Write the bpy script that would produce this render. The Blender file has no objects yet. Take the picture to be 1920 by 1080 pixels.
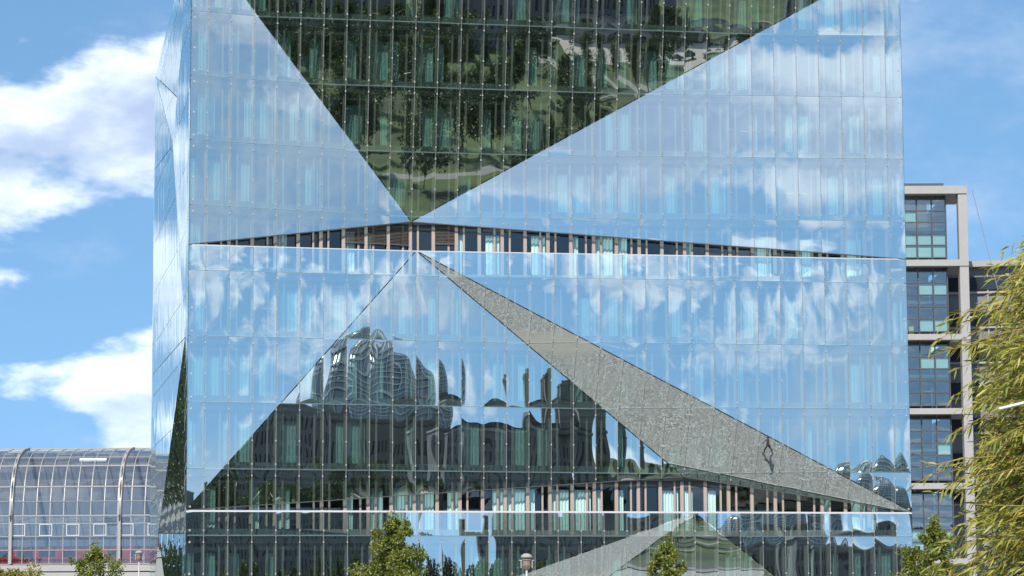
import bpy, bmesh, math, random
import numpy as np
from mathutils import Vector, Matrix
R = math.radians
SC = bpy.context.scene
COL = SC.collection

# ------------------------------------------------------------------ camera, sky, sun, exposure
CAM = Vector((-9.044, -151.357, 2.38)); FPX = 5027.05
YAW, PIT, ROLL = 0.18084, 0.12600, 0.00487
fwd = Vector((math.sin(YAW)*math.cos(PIT), math.cos(YAW)*math.cos(PIT), math.sin(PIT)))
r0 = Vector((math.cos(YAW), -math.sin(YAW), 0)); u0 = r0.cross(fwd)
RT = r0*math.cos(ROLL) - u0*math.sin(ROLL); UP = r0*math.sin(ROLL) + u0*math.cos(ROLL)
cd = bpy.data.cameras.new('camera'); cam = bpy.data.objects.new('camera', cd); COL.objects.link(cam)
cd.sensor_width = 36; cd.lens = FPX/1920*36; cd.clip_end = 8000; cd.clip_start = 0.5
m = Matrix((RT, UP, -fwd)).transposed().to_4x4(); m.translation = CAM; cam.matrix_world = m
SC.camera = cam
def at(px, py, dist):
    """world point at a pixel of the photograph, `dist` metres along the optical axis"""
    return CAM + dist*(fwd + RT*((px-960)/FPX) + UP*((540-py)/FPX))
def ground_at(px, dist):
    p = at(px, 1176, dist); return Vector((p.x, p.y, 0))

SUN_EL, SUN_AZ = R(43), R(205)          # azimuth clockwise from +Y (the sun stands behind the camera, to its left)
sun_dir = Vector((math.sin(SUN_AZ)*math.cos(SUN_EL), math.cos(SUN_AZ)*math.cos(SUN_EL), math.sin(SUN_EL)))
ld = bpy.data.lights.new('sun', 'SUN'); ld.energy = 4.4; ld.angle = R(0.5); ld.color = (1, 0.95, 0.87)
sun = bpy.data.objects.new('sun', ld); COL.objects.link(sun)
sun.rotation_euler = (-sun_dir).to_track_quat('-Z', 'Y').to_euler()
vs = SC.view_settings; vs.view_transform = 'Standard'; vs.look = 'None'; vs.gamma = 1; vs.use_curve_mapping = False
vs.exposure = 0.54
SC.cycles.use_denoising = True
SC.cycles.max_bounces = 10; SC.cycles.glossy_bounces = 4; SC.cycles.transparent_max_bounces = 16
SC.cycles.caustics_reflective = False; SC.cycles.caustics_refractive = False

def node(nt, typ, **kw):
    n = nt.nodes.new(typ)
    for k, v in kw.items():
        if k in n.inputs.keys(): n.inputs[k].default_value = v
        else: setattr(n, k, v)
    return n
def mth(nt, op, a, b=None, c=None, clamp=False):
    n = nt.nodes.new('ShaderNodeMath'); n.operation = op; n.use_clamp = clamp
    for i, v in enumerate((a, b, c)):
        if v is None: continue
        if isinstance(v, (int, float)): n.inputs[i].default_value = v
        else: nt.links.new(v, n.inputs[i])
    return n.outputs[0]
def mixc(nt, fac, a, b):
    n = nt.nodes.new('ShaderNodeMix'); n.data_type = 'RGBA'
    for s, v in ((0, fac), (6, a), (7, b)):
        if isinstance(v, (int, float)): n.inputs[s].default_value = v
        elif isinstance(v, tuple): n.inputs[s].default_value = (*v, 1) if len(v) == 3 else v
        else: nt.links.new(v, n.inputs[s])
    return n.outputs[2]
def maprange(nt, v, a, b, c=0, d=1, smooth=True):
    n = nt.nodes.new('ShaderNodeMapRange'); n.interpolation_type = 'SMOOTHSTEP' if smooth else 'LINEAR'
    nt.links.new(v, n.inputs[0])
    for i, x in enumerate((a, b, c, d)): n.inputs[i+1].default_value = x
    return n.outputs[0]

world = bpy.data.worlds.new('World'); SC.world = world; world.use_nodes = True
nt = world.node_tree; nt.nodes.clear()
sky = node(nt, 'ShaderNodeTexSky', sky_type='NISHITA', sun_disc=False, sun_elevation=SUN_EL, sun_rotation=SUN_AZ,
           altitude=50, air_density=1.0, dust_density=0.1, ozone_density=1.6)
tg = node(nt, 'ShaderNodeTexCoord')          # the air is washed clear: the horizon keeps the blue of the sky above it
va = node(nt, 'ShaderNodeVectorMath', operation='ADD'); nt.links.new(tg.outputs['Generated'], va.inputs[0]); va.inputs[1].default_value = (0, 0, 0.30)
vn = node(nt, 'ShaderNodeVectorMath', operation='NORMALIZE'); nt.links.new(va.outputs[0], vn.inputs[0]); nt.links.new(vn.outputs[0], sky.inputs['Vector'])
hs = node(nt, 'ShaderNodeHueSaturation', Hue=0.49, Saturation=1.10, Value=1.0); nt.links.new(sky.outputs[0], hs.inputs['Color'])
tc = node(nt, 'ShaderNodeTexCoord')
def cloud_noise(off, scale, detail, rough):
    mp = node(nt, 'ShaderNodeMapping'); nt.links.new(tc.outputs['Generated'], mp.inputs[0])
    mp.inputs['Scale'].default_value = (1, 1, 2.1); mp.inputs['Location'].default_value = off
    n = node(nt, 'ShaderNodeTexNoise', Scale=scale, Detail=detail, Roughness=rough); nt.links.new(mp.outputs[0], n.inputs['Vector'])
    return n.outputs[0]
CO = (0.4, 6.862, 0.01)
n_a = cloud_noise(CO, 11.0, 9, 0.52)
n_up = cloud_noise((CO[0], CO[1], CO[2]+0.028), 11.0, 7, 0.55)
n_w = cloud_noise((5.1, 0.3, 2.2), 5.0, 6, 0.62)
big = cloud_noise((1.587, 7.881, 0.382), 3.2, 1, 0.5)
dens = mth(nt, 'ADD', n_a, mth(nt, 'MULTIPLY', mth(nt, 'SUBTRACT', big, 0.5), 0.35))
cov = maprange(nt, dens, 0.485, 0.575)
wisp = maprange(nt, n_w, 0.46, 0.78, 0, 0.6)
shade = maprange(nt, n_up, 0.44, 0.66)
cbase = mixc(nt, shade, (4.3, 4.2, 4.1), (1.75, 1.75, 2.0))
csc = node(nt, 'ShaderNodeVectorMath', operation='SCALE', Scale=0.62); nt.links.new(hs.outputs[0], csc.inputs[0])
cad = node(nt, 'ShaderNodeVectorMath', operation='ADD'); nt.links.new(cbase, cad.inputs[0]); nt.links.new(csc.outputs[0], cad.inputs[1])
ccol = cad.outputs[0]                       # clouds stand in the light of the sky round them
wcol = mixc(nt, wisp, hs.outputs[0], (5.2, 5.4, 5.6))
scol = mixc(nt, cov, wcol, ccol)
bg = node(nt, 'ShaderNodeBackground', Strength=0.15); nt.links.new(scol, bg.inputs[0])
wo = node(nt, 'ShaderNodeOutputWorld'); nt.links.new(bg.outputs[0], wo.inputs[0])

# ------------------------------------------------------------------ materials
MATS = {}
def pmat(name, col, rough=0.6, metal=0.0, var=0.0, scale=3.0, bump=0.0, spec=0.5, island=0.0):
    mt = bpy.data.materials.new(name); mt.use_nodes = True; nt = mt.node_tree
    b = nt.nodes['Principled BSDF']; b.inputs['Roughness'].default_value = rough; b.inputs['Metallic'].default_value = metal
    b.inputs['Specular IOR Level'].default_value = spec
    c = (*col, 1); b.inputs['Base Color'].default_value = c
    if var or bump or island:
        t = node(nt, 'ShaderNodeTexCoord')
        no = node(nt, 'ShaderNodeTexNoise', Scale=scale, Detail=6, Roughness=0.65); nt.links.new(t.outputs['Object'], no.inputs['Vector'])
        f = mth(nt, 'MULTIPLY_ADD', no.outputs[0], 2*var, 1-var)
        if island:
            g = node(nt, 'ShaderNodeNewGeometry')
            f = mth(nt, 'MULTIPLY', f, mth(nt, 'MULTIPLY_ADD', g.outputs['Random Per Island'], 2*island, 1-island))
        v = node(nt, 'ShaderNodeVectorMath', operation='SCALE'); v.inputs[0].default_value = col
        nt.links.new(f, v.inputs['Scale']); nt.links.new(v.outputs[0], b.inputs['Base Color'])
        if bump:
            bp = node(nt, 'ShaderNodeBump', Strength=0.6, Distance=bump); nt.links.new(no.outputs[0], bp.inputs['Height'])
            nt.links.new(bp.outputs[0], b.inputs['Normal'])
    MATS[name] = mt; return mt
def glass_mat(name, ior, tint, warp=1.0, dirt=0.012):
    """coated glass: mirror reflection by Fresnel over tinted see-through, each pane pillowed a few millimetres"""
    mt = bpy.data.materials.new(name); mt.use_nodes = True; nt = mt.node_tree; nt.nodes.clear()
    L = nt.links.new
    uv = node(nt, 'ShaderNodeUVMap'); sp = node(nt, 'ShaderNodeSeparateXYZ'); L(uv.outputs[0], sp.inputs[0])
    U, V = sp.outputs[0], sp.outputs[1]
    fu, fv = mth(nt, 'FRACT', U), mth(nt, 'FRACT', V)
    cb = node(nt, 'ShaderNodeCombineXYZ'); L(mth(nt, 'FLOOR', U), cb.inputs[0]); L(mth(nt, 'FLOOR', V), cb.inputs[1])
    wn = node(nt, 'ShaderNodeTexWhiteNoise', noise_dimensions='3D'); L(cb.outputs[0], wn.inputs['Vector'])
    ws = node(nt, 'ShaderNodeSeparateColor'); L(wn.outputs['Color'], ws.inputs[0])
    def para(t):
        k = mth(nt, 'MULTIPLY_ADD', t, 2, -1); return mth(nt, 'SUBTRACT', 1, mth(nt, 'MULTIPLY', k, k))
    a, b = para(fu), para(fv)
    amp = mth(nt, 'MULTIPLY_ADD', ws.outputs[0], 0.0050*warp, 0.0003*warp)
    h = mth(nt, 'MULTIPLY', amp, mth(nt, 'MULTIPLY', a, mth(nt, 'MULTIPLY_ADD', b, 0.6, 0.4)))
    h = mth(nt, 'ADD', h, mth(nt, 'MULTIPLY', b, mth(nt, 'MULTIPLY_ADD', ws.outputs[1], 0.010*warp, -0.003*warp)))
    h = mth(nt, 'ADD', h, mth(nt, 'MULTIPLY', fu, mth(nt, 'MULTIPLY_ADD', ws.outputs[2], 0.005*warp, -0.0025*warp)))
    mp = node(nt, 'ShaderNodeMapping'); L(uv.outputs[0], mp.inputs[0]); mp.inputs['Scale'].default_value = (1.5, 2.2, 1)
    ad = node(nt, 'ShaderNodeVectorMath', operation='MULTIPLY_ADD'); L(wn.outputs['Color'], ad.inputs[0]); ad.inputs[1].default_value = (40, 40, 40); L(mp.outputs[0], ad.inputs[2])
    nz = node(nt, 'ShaderNodeTexNoise', Scale=0.8, Detail=0.0, Roughness=0.4); L(ad.outputs[0], nz.inputs['Vector'])
    h = mth(nt, 'ADD', h, mth(nt, 'MULTIPLY', nz.outputs[0], 0.0050*warp))
    bp = node(nt, 'ShaderNodeBump', Strength=1.0, Distance=1.0); L(h, bp.inputs['Height'])
    lw = node(nt, 'ShaderNodeLayerWeight', Blend=0.5); L(bp.outputs[0], lw.inputs['Normal'])
    f0 = ((ior-1)/(ior+1))**2; fac = mth(nt, 'MULTIPLY_ADD', mth(nt, 'POWER', lw.outputs['Facing'], 5), 1-f0, f0)   # Schlick, the same from both sides
    gl = node(nt, 'ShaderNodeBsdfGlossy', Roughness=0.0, Color=(0.92, 1.0, 0.99, 1)); L(bp.outputs[0], gl.inputs['Normal'])
    tr = node(nt, 'ShaderNodeBsdfTransparent', Color=(*tint, 1))
    df = node(nt, 'ShaderNodeBsdfDiffuse', Color=(0.5, 0.56, 0.56, 1))
    md = node(nt, 'ShaderNodeMapping'); L(uv.outputs[0], md.inputs[0]); md.inputs['Scale'].default_value = (9, 0.7, 1)
    nd = node(nt, 'ShaderNodeTexNoise', Scale=1.0, Detail=4, Roughness=0.7); L(md.outputs[0], nd.inputs['Vector'])      # rain-streaked dust
    m1 = node(nt, 'ShaderNodeMixShader', Fac=dirt); L(maprange(nt, nd.outputs[0], 0.35, 0.75, dirt*0.3, dirt*2.2), m1.inputs[0]); L(tr.outputs[0], m1.inputs[1]); L(df.outputs[0], m1.inputs[2])
    m2 = node(nt, 'ShaderNodeMixShader'); L(fac, m2.inputs[0]); L(m1.outputs[0], m2.inputs[1]); L(gl.outputs[0], m2.inputs[2])
    o = node(nt, 'ShaderNodeOutputMaterial'); L(m2.outputs[0], o.inputs[0])
    MATS[name] = mt; return mt
def leaf_mat(name, col, col2):
    mt = bpy.data.materials.new(name); mt.use_nodes = True; nt = mt.node_tree; nt.nodes.clear(); L = nt.links.new
    g = node(nt, 'ShaderNodeNewGeometry'); c = mixc(nt, g.outputs['Random Per Island'], col, col2)
    d = node(nt, 'ShaderNodeBsdfPrincipled', Roughness=0.45); L(c, d.inputs['Base Color'])
    t = node(nt, 'ShaderNodeBsdfTranslucent'); L(c, t.inputs[0])
    mx = node(nt, 'ShaderNodeMixShader', Fac=0.35); L(d.outputs[0], mx.inputs[1]); L(t.outputs[0], mx.inputs[2])
    o = node(nt, 'ShaderNodeOutputMaterial'); L(mx.outputs[0], o.inputs[0]); MATS[name] = mt; return mt
glass_mat('facade_glass', 5.6, (0.56, 0.71, 0.68), warp=0.85)
glass_mat('upper_facade_glass', 5.6, (0.56, 0.71, 0.68), warp=0.5)
glass_mat('window_glass', 1.75, (0.80, 0.90, 0.90), warp=0.3, dirt=0.0)
glass_mat('hall_glass', 2.05, (0.60, 0.64, 0.70), warp=1.0, dirt=0.025)
glass_mat('office_glass', 2.6, (0.58, 0.70, 0.69), warp=1.0, dirt=0.0)
pmat('steel', (0.34, 0.33, 0.31), 0.45, 0.3, 0.1, 4)
pmat('clamp_steel', (0.32, 0.305, 0.285), 0.5, 0.1)
pmat('silver_trim', (0.66, 0.68, 0.69), 0.3, 0.6)
pmat('rail_metal', (0.46, 0.45, 0.45), 0.5, 0.1)
pmat('glass_edge', (0.05, 0.09, 0.08), 0.3)
pmat('bronze', (0.36, 0.285, 0.24), 0.5, 0.1, 0.08, 2)
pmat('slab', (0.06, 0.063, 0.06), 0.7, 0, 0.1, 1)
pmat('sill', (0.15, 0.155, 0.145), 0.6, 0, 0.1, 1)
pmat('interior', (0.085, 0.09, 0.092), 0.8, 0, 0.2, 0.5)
pmat('curtain', (0.72, 0.80, 0.76), 0.8, 0, 0.06, 2)
pmat('blind', (0.15, 0.115, 0.09), 0.5, 0.3)
pmat('lamp_white', (0.85, 0.86, 0.84), 0.4)
pmat('concrete', (0.30, 0.29, 0.278), 0.8, 0, 0.10, 0.8, 0.01)
pmat('hall_steel', (0.30, 0.285, 0.27), 0.5, 0.2, 0.1, 1)
pmat('dark_steel', (0.07, 0.075, 0.08), 0.5, 0.3)
pmat('white_panel', (0.82, 0.82, 0.80), 0.5)
pmat('hall_back', (0.20, 0.21, 0.235), 0.7, 0, 0.25, 0.4)
pmat('vent_grey', (0.55, 0.55, 0.56), 0.5)
pmat('red_paint', (0.45, 0.02, 0.02), 0.35, 0, 0.1, 1)
pmat('mint', (0.50, 0.63, 0.56), 0.6, 0, 0.05, 1)
pmat('yellow_film', (0.50, 0.42, 0.08), 0.6)
pmat('grey_louvre', (0.16, 0.165, 0.175), 0.5, 0.2, 0.1, 1)
pmat('stone', (0.19, 0.185, 0.17), 0.85, 0, 0.15, 0.2, 0.02)
pmat('dark_window', (0.02, 0.025, 0.03), 0.15)
pmat('dome_glass', (0.25, 0.32, 0.34), 0.2, 0.3)
pmat('bark', (0.11, 0.085, 0.06), 0.9, 0, 0.3, 6, 0.02)
pmat('willow_twig', (0.34, 0.20, 0.05), 0.7, 0, 0.2, 6)
pmat('galvanised', (0.50, 0.50, 0.49), 0.45, 0.4, 0.1, 6)
pmat('lamp_bronze', (0.26, 0.19, 0.14), 0.4, 0.4)
pmat('asphalt', (0.06, 0.06, 0.062), 0.85, 0, 0.2, 1, 0.005)
pmat('path', (0.23, 0.22, 0.195), 0.9, 0, 0.12, 0.6, 0.004)
pmat('pale_paving', (0.40, 0.37, 0.32), 0.85, 0, 0.1, 2, 0.003)
pmat('office_wall', (0.15, 0.165, 0.175), 0.7, 0, 0.1, 0.3)
pmat('skin', (0.45, 0.27, 0.19), 0.5)
pmat('jacket', (0.42, 0.19, 0.07), 0.8, 0, 0.15, 12)
pmat('trousers', (0.02, 0.022, 0.028), 0.8)
pmat('dark_coat', (0.035, 0.037, 0.045), 0.8)
pmat('hair', (0.03, 0.02, 0.014), 0.6)
pmat('flag_black', (0.01, 0.01, 0.01), 0.7); pmat('flag_red', (0.5, 0.015, 0.01), 0.7); pmat('flag_gold', (0.75, 0.45, 0.01), 0.7)
leaf_mat('leaf_tree', (0.09, 0.13, 0.02), (0.24, 0.25, 0.04))
leaf_mat('leaf_yellow', (0.16, 0.16, 0.015), (0.26, 0.23, 0.03))
leaf_mat('leaf_far', (0.03, 0.055, 0.012), (0.07, 0.11, 0.02))
leaf_mat('leaf_willow', (0.10, 0.14, 0.02), (0.44, 0.40, 0.07))
def cobble_mat():
    mt = bpy.data.materials.new('cobble'); mt.use_nodes = True; nt = mt.node_tree; L = nt.links.new
    b = nt.nodes['Principled BSDF']; b.inputs['Roughness'].default_value = 0.8
    t = node(nt, 'ShaderNodeTexCoord')
    v = node(nt, 'ShaderNodeTexVoronoi', Scale=11.0); L(t.outputs['Object'], v.inputs['Vector'])
    v2 = node(nt, 'ShaderNodeTexVoronoi', Scale=11.0, feature='DISTANCE_TO_EDGE'); L(t.outputs['Object'], v2.inputs['Vector'])
    s = node(nt, 'ShaderNodeSeparateColor'); L(v.outputs['Color'], s.inputs[0])
    n = node(nt, 'ShaderNodeTexNoise', Scale=0.6, Detail=5); L(t.outputs['Object'], n.inputs['Vector'])
    f = mth(nt, 'POWER', s.outputs[0], 1.6)
    c = mixc(nt, f, (0.20, 0.20, 0.188), (0.70, 0.695, 0.66))
    c = mixc(nt, maprange(nt, v2.outputs['Distance'], 0.0, 0.09), (0.14, 0.135, 0.12), c)
    c = mixc(nt, maprange(nt, n.outputs[0], 0.3, 0.7, 0, 0.6), c, (0.31, 0.305, 0.285))
    L(c, b.inputs['Base Color']); MATS['cobble'] = mt
cobble_mat()
def grass_mat():
    mt = bpy.data.materials.new('grass'); mt.use_nodes = True; nt = mt.node_tree; L = nt.links.new
    b = nt.nodes['Principled BSDF']; b.inputs['Roughness'].default_value = 0.9
    t = node(nt, 'ShaderNodeTexCoord')
    n1 = node(nt, 'ShaderNodeTexNoise', Scale=0.05, Detail=5, Roughness=0.6); L(t.outputs['Object'], n1.inputs['Vector'])
    n2 = node(nt, 'ShaderNodeTexNoise', Scale=0.9, Detail=6, Roughness=0.7); L(t.outputs['Object'], n2.inputs['Vector'])
    c = mixc(nt, maprange(nt, n1.outputs[0], 0.38, 0.62), (0.016, 0.036, 0.006), (0.062, 0.105, 0.010))
    c = mixc(nt, maprange(nt, n2.outputs[0], 0.45, 0.75, 0, 0.55), c, (0.075, 0.075, 0.03))
    L(c, b.inputs['Base Color']); MATS['grass'] = mt
grass_mat()

# ------------------------------------------------------------------ mesh helpers
class MB:
    def __init__(s): s.v = []; s.f = []; s.mi = []; s.uv = {}
    def poly(s, pts, mi=0, uv=None):
        b = len(s.v); s.v += [tuple(p) for p in pts]; s.f.append(tuple(range(b, b+len(pts)))); s.mi.append(mi)
        if uv: s.uv[len(s.f)-1] = uv
    def hexa(s, c, mi=0):
        b = len(s.v); s.v += [tuple(p) for p in c]
        for q in ((0,3,2,1),(4,5,6,7),(0,1,5,4),(1,2,6,5),(2,3,7,6),(3,0,4,7)):
            s.f.append(tuple(b+i for i in q)); s.mi.append(mi)
    def box(s, x0, x1, y0, y1, z0, z1, mi=0):
        s.hexa([(x0,y0,z0),(x1,y0,z0),(x1,y1,z0),(x0,y1,z0),(x0,y0,z1),(x1,y0,z1),(x1,y1,z1),(x0,y1,z1)], mi)
    def sweep(s, path, w, h, up=(0,0,1), mi=0):
        """rectangular bar along a polyline: w along the side direction, h along `up`"""
        path = [Vector(p) for p in path]; upv = Vector(up); rings = []
        for i, p in enumerate(path):
            a = path[max(i-1,0)]; c = path[min(i+1,len(path)-1)]; d = (c-a).normalized()
            sd = d.cross(upv).normalized(); uu = sd.cross(d)
            rings.append([p+sd*w/2-uu*h/2, p+sd*w/2+uu*h/2, p-sd*w/2+uu*h/2, p-sd*w/2-uu*h/2])
        s.loft(rings, mi)
    def tube(s, path, rad, n=7, mi=0):
        path = [Vector([float(q) for q in p]) for p in path]; rings = []
        rad = [rad]*len(path) if isinstance(rad, (int, float)) else [float(r) for r in rad]
        for i, p in enumerate(path):
            d = (path[min(i+1,len(path)-1)]-path[max(i-1,0)]).normalized()
            a = d.orthogonal().normalized() if abs(d.z) < 0.99 else Vector((1,0,0)); a = (a - d*a.dot(d)).normalized(); b = d.cross(a)
            rings.append([p+rad[i]*(a*math.cos(2*math.pi*k/n)+b*math.sin(2*math.pi*k/n)) for k in range(n)])
        s.loft(rings, mi)
    def loft(s, rings, mi=0, caps=True):
        b = len(s.v); n = len(rings[0])
        for r in rings: s.v += [tuple(p) for p in r]
        for i in range(len(rings)-1):
            for k in range(n):
                s.f.append((b+i*n+k, b+i*n+(k+1)%n, b+(i+1)*n+(k+1)%n, b+(i+1)*n+k)); s.mi.append(mi)
        if caps:
            s.f.append(tuple(b+k for k in reversed(range(n)))); s.mi.append(mi)
            e = b+(len(rings)-1)*n; s.f.append(tuple(e+k for k in range(n))); s.mi.append(mi)
    def lathe(s, prof, n=14, mi=0, c=(0,0,0)):
        s.loft([[(c[0]+r*math.cos(2*math.pi*k/n), c[1]+r*math.sin(2*math.pi*k/n), c[2]+z) for k in range(n)] for r, z in prof], mi)
    def mesh(s, name, mats, smooth=False):
        me = bpy.data.meshes.new(name); me.from_pydata(s.v, [], s.f); 
        for mm in (mats if isinstance(mats, (list, tuple)) else [mats]): me.materials.append(MATS[mm])
        if max(s.mi or [0]) > 0: me.polygons.foreach_set('material_index', s.mi)
        if s.uv:
            ul = me.uv_layers.new(name='UVMap')
            for fi, us in s.uv.items():
                for li, q in zip(me.polygons[fi].loop_indices, us): ul.data[li].uv = q
        if smooth: me.polygons.foreach_set('use_smooth', [True]*len(me.polygons))
        me.update(); return me
    def build(s, name, mats, parent=None, loc=(0,0,0), rz=0, smooth=False):
        return put(name, s.mesh(name, mats, smooth), parent, loc, rz)
def put(name, me, parent=None, loc=(0,0,0), rz=0):
    o = bpy.data.objects.new(name, me); COL.objects.link(o); o.parent = parent; o.location = loc; o.rotation_euler = (0,0,rz); return o
def tag(o, label=None, cat=None, group=None, kind=None):
    for k, v in (('label',label),('category',cat),('group',group),('kind',kind)):
        if v: o[k] = v
    return o
def thing(name, label, cat, loc=(0,0,0), rz=0, group=None):
    o = bpy.data.objects.new(name, None); COL.objects.link(o); o.location = loc; o.rotation_euler = (0,0,rz)
    return tag(o, label, cat, group)
def copy_thing(root, loc, rz=0, label=None, scale=None):
    r = root.copy(); COL.objects.link(r); r.location = loc; r.rotation_euler = (0,0,rz)
    if scale: r.scale = scale
    if label: r['label'] = label
    for ch in root.children:
        c = ch.copy(); COL.objects.link(c); c.parent = r
        for g in ch.children:
            d = g.copy(); COL.objects.link(d); d.parent = c
    return r
def stuff(o): o['kind'] = 'stuff'; return o

# ------------------------------------------------------------------ ground
def sheet(name, x0, x1, y0, y1, z, mat):
    b = MB(); b.poly([(x0,y0,z),(x1,y0,z),(x1,y1,z),(x0,y1,z)]); return tag(b.build(name, mat), kind='structure')
sheet('ground', -3000, 3000, -3500, 3000, -0.02, 'grass')
sheet('plaza_pavement', -140, 160, -112, 240, 0.0, 'cobble')
b = MB(); b.poly([(-60,-20.5,.004),(11.3,-16.3,.004),(22,-18.9,.004),(60,-21,.004),(60,-19,.004),(22,-16.6,.004),(18.1,-16.1,.004),(13.6,-14.7,.004),(-60,-16.5,.004)]); tag(b.build('pavement_band', 'pale_paving'), kind='structure')
b = MB(); b.poly([(-60,-16.45,.005),(13.6,-14.66,.005),(18.1,-16.06,.005),(60,-18.4,.005),(60,-18.1,.005),(18.1,-15.86,.005),(13.6,-14.46,.005),(-60,-16.25,.005)]); tag(b.build('drain_channel', 'dark_steel'), kind='structure')
sheet('road', -400, 400, -130, -118, 0.0, 'asphalt')
b = MB(); b.box(-400,400,-118,-112,-.1,.12); tag(b.build('pavement_kerb', 'path'), kind='structure')
b = MB()
for k in range(24):
    x0 = -60+k*14; x1 = x0+14; c0 = 8*math.sin(x0*.03)-x0*.42-14; c1 = 8*math.sin(x1*.03)-x1*.42-14
    b.poly([(x0,-150+c0,.004),(x1,-150+c1,.004),(x1,-145.5+c1,.004),(x0,-145.5+c0,.004)])
tag(b.build('park_path', 'path'), kind='structure')
b = MB()
for k in range(20):
    y0 = -150-k*8; y1 = y0-8; f = lambda y: 62+14*math.sin(y*.022)-(y+150)*.12
    b.poly([(f(y0),y0,.008),(f(y0)+3.2,y0,.008),(f(y1)+3.2,y1,.008),(f(y1),y1,.008)])
tag(b.build('park_walk', 'path'), kind='structure')
sheet('promenade', 84, 260, -330, -292, 0.004, 'pale_paving')

# ------------------------------------------------------------------ the cube
WID, ZT, H0, HS = 42.5, 42.5, 0.075, 3.75
ZL1, ZL2 = 24.03, 9.0
ZP1, ZP3 = 26.04, 11.17
D1, D2, D3 = 2.78, 0.75, 2.65
SP, SQ = 13.15, 29.35
P5 = (20.0, 0.5, 2.2); SL3, SR3 = 3.6, 40.9
ZJ = [H0+HS*j for j in range(12)]
SC_ = [0.0]+[1.0+1.35*i for i in range(31)]+[42.5]
def plane_fn(a, b_, c):
    a, b_, c = Vector(a), Vector(b_), Vector(c); n = (b_-a).cross(c-a)
    return lambda s, z: a.y - (n.x*(s-a.x) + n.z*(z-a.z))/n.y
TLc, TRc, BLc, BRc = (0,0,ZT), (WID,0,ZT), (0,0,ZL1), (WID,0,ZL1)
P1, P2, P3 = (SP,D1,ZP1), (SP,D2,ZL1), (SQ,D3,ZP3)
BL2, BR2 = (0,0,ZL2), (WID,0,ZL2); P4 = (SQ,0,ZL2-.07); BL3, BR3 = (SL3,0,0), (SR3,0,0)
pUL, pUR, pUD = plane_fn(TLc,BLc,P1), plane_fn(TRc,BRc,P1), plane_fn(TLc,TRc,P1)
pLL, pLR, pM, pST = plane_fn(BLc,BL2,P2), plane_fn(BRc,BR2,P2), plane_fn(P2,BL2,P3), plane_fn(P2,P3,BR2)
pS2, pM2 = plane_fn(P4,BL3,P5), plane_fn(P4,P5,BR3); pF = lambda s, z: 0.0
def side(a, b_, s, z): return (b_[0]-a[0])*(z-a[1]) - (b_[1]-a[1])*(s-a[0])
def lerp_edge(pts, s):
    for (a, za), (c, zc) in zip(pts, pts[1:]):
        if s <= c: return za+(zc-za)*(s-a)/(c-a)
    return pts[-1][1]
edgeU = lambda s: lerp_edge([(0,ZL1),(SP,ZP1),(WID,ZL1)], s)
edgeL = lambda s: lerp_edge([(0,ZL2),(SQ,ZP3),(WID,ZL2)], s)
def skin(sec, s, z):
    if sec == 'U': return min(pUL(s,z), pUR(s,z), pUD(s,max(z,edgeU(s))))
    if sec == 'L':
        z = min(max(z, edgeL(s)), ZL1)
        if side((SP,ZL1),(0,ZL2),s,z) < -1e-6: return pLL(s,z)
        if side((SP,ZL1),(WID,ZL2),s,z) > 1e-6: return pLR(s,z)
        return pM(s,z) if side((SP,ZL1),(SQ,ZP3),s,z) < 0 else pST(s,z)
    z = min(max(z, lerp_edge([(0,0),(SL3,0),(P5[0],P5[2]),(SR3,0),(WID,0)], s)), P4[2])
    if side((SQ,P4[2]),(SL3,0),s,z) < 0 or side((SQ,P4[2]),(SR3,0),s,z) > 0: return 0.0
    return pS2(s,z) if side((SQ,P4[2]),(P5[0],P5[2]),s,z) < 0 else pM2(s,z)
def sec_of_storey(j): return 'U' if j >= 6 else ('L' if j >= 2 else 'B')

cube = thing('glass_cube_building', 'tall mirrored glass cube with folded triangular facade facets', 'building')
def clip(poly, a, b_, off):
    """keep the part of poly to the left of a->b, moved inwards by off"""
    dx, dz = b_[0]-a[0], b_[1]-a[1]; l = math.hypot(dx, dz); nx, nz = -dz/l, dx/l
    f = lambda p: (p[0]-a[0])*nx+(p[1]-a[1])*nz-off
    out = []
    for i, p in enumerate(poly):
        q = poly[(i+1)%len(poly)]; fp, fq = f(p), f(q)
        if fp >= 0: out.append(p)
        if (fp >= 0) != (fq >= 0):
            t = fp/(fp-fq); out.append((p[0]+(q[0]-p[0])*t, p[1]+(q[1]-p[1])*t))
    return out
def area(p): return 0.5*sum(p[i][0]*p[(i+1)%len(p)][1]-p[(i+1)%len(p)][0]*p[i][1] for i in range(len(p)))
def facet_panels(poly, cols, rows, gap=0.016):
    if area(poly) < 0: poly = poly[::-1]
    edges = list(zip(poly, poly[1:]+poly[:1])); out = []
    for ci in range(len(cols)-1):
        s0, s1 = cols[ci], cols[ci+1]
        strip = [(s0,-9),(s1,-9),(s1,99),(s0,99)]
        for a, b_ in edges: strip = clip(strip, a, b_, 0)
        if len(strip) < 3: continue
        zmin, zmax = min(p[1] for p in strip), max(p[1] for p in strip)
        cuts = []
        for j, zj in enumerate(rows):
            if zmin+.02 < zj < zmax-.02:
                line = [(s0,zj-.01),(s1,zj-.01),(s1,zj+.01),(s0,zj+.01)]
                for a, b_ in edges: line = clip(line, a, b_, 0)
                if len(line) >= 3 and max(p[0] for p in line)-min(p[0] for p in line) > (s1-s0)*.985: cuts.append(zj)
        bounds = [zmin-.5]+cuts+[zmax+.5]
        for z0, z1 in zip(bounds, bounds[1:]):
            q = [(s0+gap,z0+gap),(s1-gap,z0+gap),(s1-gap,z1-gap),(s0+gap,z1-gap)]
            for a, b_ in edges: q = clip(q, a, b_, gap*1.8)
            if len(q) >= 3 and area(q) > 0.01:
                za, zb = max(z0,zmin), min(z1,zmax)
                out.append((ci, q, za, zb))
    return out
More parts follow.
